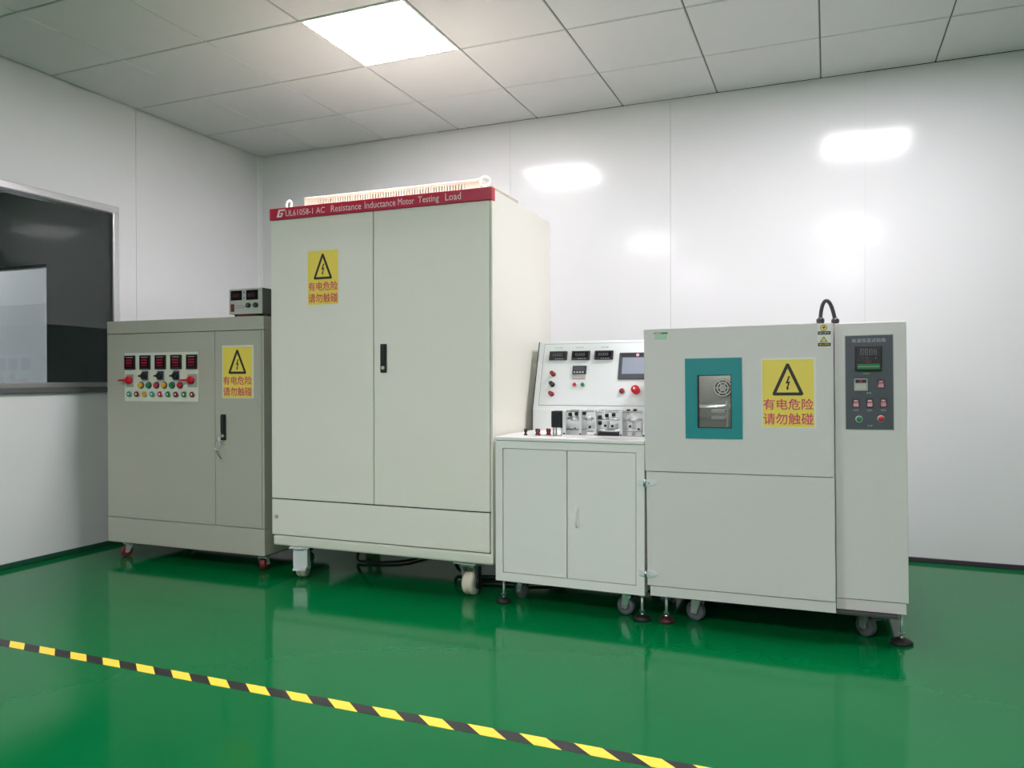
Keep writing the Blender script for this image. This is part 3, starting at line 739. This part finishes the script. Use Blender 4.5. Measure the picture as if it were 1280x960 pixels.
for x0, x1, z0, z1 in ((0.322, 0.366, 0.008, 0.062), (0.4, 0.432, 0.02, 0.07), (0.478, 0.5, 0.03, 0.075), (0.505, 0.538, 0.04, 0.062), (0.592, 0.615, 0.008, 0.095), (0.63, 0.655, 0.008, 0.07)):
    G().box(x0, x1, yA + 0.035, yB - 0.01, z0, z1, MILL, bev=0.002).cyl(((x0 + x1) / 2, yA + 0.031, (z0 + z1) / 2), ((x0 + x1) / 2, yA + 0.036, (z0 + z1) / 2), 0.006, BLACK, n=12).build('clamp_block', fx)
G().box(0.459, 0.561, yA + 0.02, yB, 0.008, 0.022, BLACKM).build('slide_rail', fx)

# ================================================================== SAGE TEST CHAMBER
TL = 0.53
ch = thing('test_chamber', 'sage grey climatic test chamber with teal framed window and control column', 'test chamber', (3.4985, -1.66, -0.0005), (0, -R(TL), R(0.19)))
tl = math.sin(R(TL))
L = lambda x, z: (x + tl * z, z - tl * x)     # a point measured upright, in the chamber's own frame
CW, CD = 0.746, 0.95
# hollow upper box so that the window shows the inside
g = G()
g.box(0, CW, 0.022, CD, 0.16, 0.655, CHAMB)
g.box(0.004, CW - 0.003, 0.0165, 0.0225, 0.17, 1.24, GAP) if False else None
ax0, ax1, az0, az1, ay1 = 0.05, 0.52, 0.74, 1.17, 0.62
g.box(0, ax0, 0.022, CD, 0.655, 1.259, CHAMB); g.box(ax1, CW, 0.022, CD, 0.655, 1.259, CHAMB)
g.box(ax0, ax1, 0.022, CD, 0.655, az0, CHAMB); g.box(ax0, ax1, 0.022, CD, az1, 1.259, CHAMB); g.box(ax0, ax1, ay1, CD, az0, az1, CHAMB)
g.build('body', ch)
t_ = 0.004
g = G().box(ax0, ax0 + t_, 0.024, ay1, az0, az1, INOX).box(ax1 - t_, ax1, 0.024, ay1, az0, az1, INOX)
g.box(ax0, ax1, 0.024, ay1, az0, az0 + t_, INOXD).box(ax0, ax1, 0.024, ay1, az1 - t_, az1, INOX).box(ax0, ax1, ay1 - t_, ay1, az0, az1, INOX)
g.build('inner_liner', ch)
G().cyl((0.2, 0.3, az1 - 0.03), (0.2, 0.3, az1 - t_), 0.03, FILL_LAMP).build('added_fill_lamp', ch)  # added fill source, hidden above the window opening
sf = G()
for k in range(9): sf.cyl((ax0 + t_, 0.1 + 0.055 * k, 0.92), (ax1 - t_, 0.1 + 0.055 * k, 0.92), 0.0035, STEEL, n=8)
sf.cyl((ax0 + 0.01, 0.09, 0.914), (ax0 + 0.01, 0.56, 0.914), 0.004, STEEL, n=8).cyl((ax1 - 0.01, 0.09, 0.914), (ax1 - 0.01, 0.56, 0.914), 0.004, STEEL, n=8)
sf.build('wire_shelf', ch)
G().box(0.262, 0.318, 0.1, 0.16, 0.9, 0.912, WHITEP).box(0.262, 0.318, 0.1, 0.16, 0.872, 0.882, WHITEP).cyl((0.325, 0.12, az0 + t_), (0.325, 0.12, 0.95), 0.005, WHITEP, n=10).build('sample_rack', ch)
fan = G().lathe([(0.045, 0), (0.045, 0.004), (0.01, 0.006)], (0.25, ay1 - t_, 1.0), (0, -1, 0), BLACKM, 24)
for k in range(3):
    rr = 0.013 + 0.0135 * k
    fan.tube([(0.25 + rr * math.cos(a), ay1 - 0.018, 1.0 + rr * math.sin(a)) for a in [2 * math.pi * q / 28 for q in range(28)]], 0.0034, WHITEP, n=6, closed=True)
for k in range(6): fan.cyl((0.25, ay1 - 0.02, 1.0), (0.25 + 0.042 * math.cos(k * 1.047), ay1 - 0.016, 1.0 + 0.042 * math.sin(k * 1.047)), 0.0022, WHITEP, n=6)
fan.build('fan_grille', ch)
# upper door with its opening
dx0, dx1, dz0, dz1 = -0.0045, CW - 0.006, 0.653, 1.2585
px0, pz0_ = L(0.2105, 0.84); px1, pz1_ = L(0.349, 1.063)
px0, px1 = 0.219, 0.3575; pz0_, pz1_ = 0.839, 1.061
g = G()
for a, b, c, d in ((dx0, px0, dz0, dz1), (px1, dx1, dz0, dz1), (px0, px1, dz0, pz0_), (px0, px1, pz1_, dz1)):
    g.box(a, b, 0.0, 0.02, c, d, CHAMB)
dr = g.build('door', ch)
tx0, tx1, tz0, tz1 = 0.169, 0.3995, 0.796, 1.1305
g = G()
for a, b, c, d in ((tx0, px0, tz0, tz1), (px1, tx1, tz0, tz1), (px0, px1, tz0, pz0_), (px0, px1, pz1_, tz1)):
    g.box(a, b, -0.005, -0.0002, c, d, TEAL)
g.build('window_frame', dr, 'teal window frame')
g = G()
for a, b, c, d in ((px0, px0 + 0.004, pz0_, pz1_), (px1 - 0.004, px1, pz0_, pz1_), (px0, px1, pz0_, pz0_ + 0.004), (px0, px1, pz1_ - 0.004, pz1_)):
    g.box(a, b, -0.002, 0.024, c, d, BLACK)
g.build('window_gasket', dr)
G().box(px0 + 0.002, px1 - 0.002, 0.012, 0.016, pz0_ + 0.002, pz1_ - 0.002, CLEAR).build('pane', dr)
G().box(0.0, CW - 0.002, 0.001, 0.022, 0.1615, 0.6495, CHAMB, bev=0.0015).build('lower_cover', ch)
G().box(0.006, CW - 0.006, 0.018, 0.0225, 0.2, 0.66, GAP).build('gap_shade_liner', ch)  # dark sheet painting shade into the joint between door and lower cover
G().box(0.011, CW + 0.0, 0.008, CD - 0.02, 0.1165, 0.158, CHAMB).build('base_rail', ch)
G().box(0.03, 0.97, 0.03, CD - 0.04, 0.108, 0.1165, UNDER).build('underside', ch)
# control column, set back a little
ky = 0.06
G().box(CW + 0.003, 1.0065, ky, CD - 0.05, 0.165, 1.2595, CHAMB, bev=0.002).build('control_column', ch)
G().box(CW + 0.003, 0.9985, ky + 0.006, CD - 0.07, 0.1195, 0.162, CHAMB).build('column_rail', ch)
cx0, cx1 = 0.7895, 0.9585; cz0, cz1 = 0.839, 1.208
cpn = G().box(cx0 - 0.003, cx1 + 0.003, ky - 0.0012, ky, cz0 - 0.003, cz1 + 0.003, SILVER).box(cx0, cx1, ky - 0.003, ky - 0.001, cz0, cz1, CTRL).build('control_panel', ch, 'slate control panel plate')
yk = ky - 0.003
def U(x): return x + 0.0098
def Z(z): return z - 0.0078
text('高温恒温试验箱', U(0.803), U(0.924), Z(1.189), Z(1.2045), yk - 0.0006, PRINT, cpn)
g = G().box(U(0.814), U(0.91), yk - 0.013, yk, Z(1.077), Z(1.174), BLACK, bev=0.003)
g.box(U(0.823), U(0.901), yk - 0.0137, yk - 0.0128, Z(1.108), Z(1.166), SCREEN)
g.box(U(0.823), U(0.901), yk - 0.0137, yk - 0.0128, Z(1.085), Z(1.104), GREENP).box(U(0.823), U(0.901), yk - 0.0142, yk - 0.0134, Z(1.093), Z(1.0945), PRINT)
for c in range(4):
    a = U(0.834) + 0.0155 * c
    for bb in ((a, a + 0.011, Z(1.160), Z(1.162)), (a, a + 0.011, Z(1.149), Z(1.151)), (a, a + 0.011, Z(1.139), Z(1.141)), (a, a + 0.002, Z(1.139), Z(1.162)), (a + 0.009, a + 0.011, Z(1.139), Z(1.162))):
        g.box(bb[0], bb[1], yk - 0.0142, yk - 0.0136, bb[2], bb[3], DIGITW)
    g.box(a + 0.003, a + 0.012, yk - 0.0142, yk - 0.0136, Z(1.122), Z(1.131), DGREY)
g.box(U(0.85), U(0.872), yk - 0.0142, yk - 0.0136, Z(1.109), Z(1.116), REDD)
g.build('temperature_controller', cpn)
g = G().box(U(0.842), U(0.866), yk - 0.0005, yk, Z(1.064), Z(1.068), GLABEL).box(U(0.868), U(0.885), yk - 0.0005, yk, Z(1.064), Z(1.068), REDD)
g.build('print_mark', cpn)
g = G().box(U(0.81), U(0.859), yk - 0.009, yk, Z(0.998), Z(1.047), SILVER, bev=0.002).box(U(0.815), U(0.854), yk - 0.0097, yk - 0.0088, Z(1.03), Z(1.043), SCREEN).box(U(0.829), U(0.84), yk - 0.0102, yk - 0.0095, Z(1.033), Z(1.04), DIGIT)
g.box(U(0.816), U(0.853), yk - 0.0095, yk - 0.0088, Z(1.004), Z(1.025), PSUG)
g.build('timer', cpn)
for x, z in ((0.9055, 1.0255), (0.816, 0.9505), (0.8655, 0.9505), (0.914, 0.9515)):
    x, z = U(x), Z(z)
    g = G().box(x - 0.0125, x + 0.0125, yk - 0.003, yk, z - 0.0175, z + 0.0175, BLACK, bev=0.001)
    g.prism_x([(yk - 0.002, z - 0.0145), (yk - 0.009, z - 0.0145), (yk - 0.005, z), (yk - 0.003, z + 0.0145), (yk - 0.002, z + 0.0145)], x - 0.0095, x + 0.0095, REDD)
    g.box(x - 0.006, x + 0.006, yk - 0.0044, yk - 0.0035, z + 0.007, z + 0.01, WHITEP)
    g.build('rocker_switch', cpn)
for s, x, z in (('报警', 0.863, 0.99), ('电源', 0.816, 0.922), ('加热', 0.8655, 0.922), ('照明', 0.914, 0.922), ('启停', 0.866, 0.861)):
    text(s, U(x) - 0.009, U(x) + 0.009, Z(z) - 0.004, Z(z) + 0.004, yk - 0.0006, PRINT, cpn)
bezel_button(cpn, U(0.827), Z(0.887), yk, 0.0135, GREENP, rim=WHITEP); bezel_button(cpn, U(0.905), Z(0.889), yk, 0.0135, REDP, rim=WHITEP)
# signs on the door
x0, z1 = L(0.4645, 1.131); x1 = x0 + 0.206
warning_sign(ch, x0, x1, 0.8445, 1.1265, 0.0, 'yellow high-voltage warning sign')
sx0, sx1, sz0, sz1 = 0.688, 0.7365, 1.164, 1.257
es = G().box(sx0, sx1, -0.001, 0, sz0, sz1, SIGNW).build('caution_sticker', ch, 'narrow sticker with two caution pictograms')
sw = sx1 - sx0; cc = (sx0 + sx1) / 2 - 0.002
g = G().lathe([(0.0125, 0), (0.0125, 0.0005)], (cc, -0.001, 1.2405), (0, -1, 0), SIGNK, 24).lathe([(0.0105, 0), (0.0105, 0.0004)], (cc, -0.0014, 1.2405), (0, -1, 0), SIGNY, 24)
g.prism([(cc - 0.005, 1.244), (cc + 0.006, 1.246), (cc + 0.006, 1.241), (cc + 0.003, 1.240), (cc + 0.002, 1.234), (cc - 0.001, 1.234), (cc, 1.240), (cc - 0.005, 1.240)], -0.0023, -0.0018, SIGNK)
g.build('round_pictogram', es)
G().ring(rounded_tri(cc, 1.2065, 1.1845, 0.0145, 0, 0.001), rounded_tri(cc, 1.2065, 1.1845, 0.0145, 0.0022, 0.0005), -0.0018, -0.001, SIGNK).prism(rounded_tri(cc, 1.2065, 1.1845, 0.0145, 0.002, 0.0005), -0.0014, -0.001, SIGNY).build('triangle_pictogram', es)
for z, s in ((1.2135, '当心夹手'), (1.1675, '当心烫伤')):
    G().box(sx0 + 0.001, sx1 - 0.001, -0.0016, -0.0008, z, z + 0.0135, SIGNK).build('caption_bar', es)
    text(s, sx0 + 0.005, sx1 - 0.005, z + 0.003, z + 0.011, -0.0022, SIGNY if z < 1.2 else SIGNW, es)
gl = G().box(0.0395, 0.0975, -0.001, 0, 1.2105, 1.2445, SIGNW).box(0.0395, 0.0975, -0.0014, -0.0008, 1.2365, 1.2445, GREENP).box(0.0415, 0.0955, -0.0014, -0.0008, 1.2125, 1.2345, mat('pale_green_label', (176, 214, 186), 0.5)).build('rating_label', ch, 'small green and white label')
G().box(0.0435, 0.07, -0.0018, -0.0012, 1.2385, 1.2415, SIGNW).build('print_mark', gl)
# hinges at the left edge
for z in (0.601, 0.211):
    hg = G().box(-0.034, -0.012, -0.006, 0.0, z - 0.012, z + 0.014, ZINC, bev=0.002)
    hg.cyl((-0.006, -0.009, z - 0.015), (-0.006, -0.009, z + 0.015), 0.0065, CHROME, n=14)
    hg.prism([(-0.002, z - 0.013), (0.02, z - 0.011), (0.043, z - 0.001), (0.043, z + 0.003), (0.02, z + 0.012), (-0.002, z + 0.013)], -0.008, 0.001, ZINC)
    hg.lathe([(0.004, 0), (0.003, 0.002)], (0.012, -0.008, z), (0, -1, 0), CHROME, 10)
    hg.build('hinge', ch)
# cable loop on the roof
ga, gb = (0.698, 0.2), (0.7555, 0.2)
g = G().cyl((ga[0], ga[1], 1.2585), (ga[0], ga[1], 1.272), 0.016, BLACK, n=6, smooth=False).lathe([(0.013, 0), (0.016, 0.006), (0.016, 0.016), (0.009, 0.024)], (ga[0], ga[1], 1.272), (0, 0, 1), BLACK, 16)
g.cyl((gb[0], gb[1], 1.2585), (gb[0], gb[1], 1.268), 0.016, BLACK, n=6, smooth=False).lathe([(0.013, 0), (0.016, 0.006), (0.016, 0.016), (0.009, 0.024)], (gb[0], gb[1], 1.268), (0, 0, 1), BLACK, 16)
pts = []
P0, P1, P2, P3 = Vector((ga[0], ga[1], 1.28)), Vector((ga[0] + 0.002, ga[1], 1.385)), Vector((gb[0] - 0.018, gb[1], 1.405)), Vector((gb[0], gb[1], 1.275))
for k in range(25):
    t = k / 24; pts.append(P0 * (1 - t) ** 3 + P1 * 3 * t * (1 - t) ** 2 + P2 * 3 * t * t * (1 - t) + P3 * t ** 3)
g.tube(pts, 0.0078, CABLE, n=12)
g.build('cable_loop', ch, 'black cable looping between two glands')
# feet and casters
leveling_foot(ch, 0.072, 0.045, 0.1165, -0.0002, pad_m=mat('dark_red_rubber', (70, 26, 32), 0.5)); leveling_foot(ch, 0.985, 0.115, 0.1205, -0.0088, pad_r=0.042)
leveling_foot(ch, 0.072, CD - 0.09, 0.1165, -0.0002); leveling_foot(ch, 0.985, CD - 0.12, 0.1205, -0.0088)
def chc(x, y, *a, **k):
    c = caster(ch, x, y, *a, **k); c.location.z -= tl * x; return c
chc(0.2, 0.11, 0.1165, 0.042, 0.034, 1.25, GREYW, STEEL)
chc(0.87, 0.15, 0.1265, 0.043, 0.036, 0.75, GREYW, STEEL, brake=True, plate_m=REDD)
chc(0.2, 0.78, 0.1165, 0.042, 0.034, 0.5, GREYW, STEEL); chc(0.87, 0.78, 0.1265, 0.042, 0.034, 2.0, GREYW, STEEL)
G().lathe([(0.1, 0.0), (0.13, 0.02), (0.135, 0.05), (0.13, 0.068)], (0.62, 0.42, 0.05), (0, 0, 1), BLACKM, 28).build('compressor', ch)
G().lathe([(0.003, 0), (0.006, 0.003), (0.006, 0.006), (0.002, 0.008)], (1.0065, 0.36, 0.66), (1, 0, 0), BLACK, 12).build('side_screw', ch)

# ================================================================== FLOOR TAPE AND CABLES
an = math.atan2(0.028, 2.32)
tp = G().box(-1.185, 5.39, -0.026, 0.026, 0.0, 0.0008, TAPE).build('hazard_tape', loc=(1.21, -2.8725, 0.0), rot=(0, 0, an))
tag(tp, 'yellow and black striped hazard tape stuck across the green floor', 'floor tape')

def cable(pts, r, label, m=CABLE):
    out = []; P = [Vector(p) for p in pts]
    P = [P[0]] + P + [P[-1]]
    for k in range(1, len(P) - 2):
        a, b, c, d = P[k - 1], P[k], P[k + 1], P[k + 2]
        for q in range(10):
            t = q / 10
            v = 0.5 * ((2 * b) + (c - a) * t + (2 * a - 5 * b + 4 * c - d) * t * t + (3 * b - a - 3 * c + d) * t ** 3)
            v.z = max(v.z, r); out.append(v)
    out.append(P[-2])
    return tag(G().tube(out, r, m, n=8).build('power_cable'), label, 'cable', 'cables on the floor under the machines')
cable([(2.3, -1.05, 0.16), (2.31, -1.12, 0.11), (2.36, -1.2, 0.025), (2.5, -1.27, 0.01), (2.68, -1.22, 0.01), (2.78, -1.2, 0.01), (3.0, -1.05, 0.01)], 0.0095, 'thick black cable dropping to the floor between the cream cabinet casters')
cable([(2.46, -1.41, 0.01), (2.56, -1.37, 0.01), (2.68, -1.33, 0.01), (2.78, -1.31, 0.01), (3.0, -1.22, 0.01)], 0.008, 'thin black cable on the floor beside the right white caster')
cable([(1.75, -1.1, 0.16), (1.73, -1.16, 0.09), (1.72, -1.2, 0.02), (1.8, -1.22, 0.01), (1.98, -1.12, 0.01), (2.05, -0.9, 0.01)], 0.008, 'black cable under the left half of the cream cabinet')
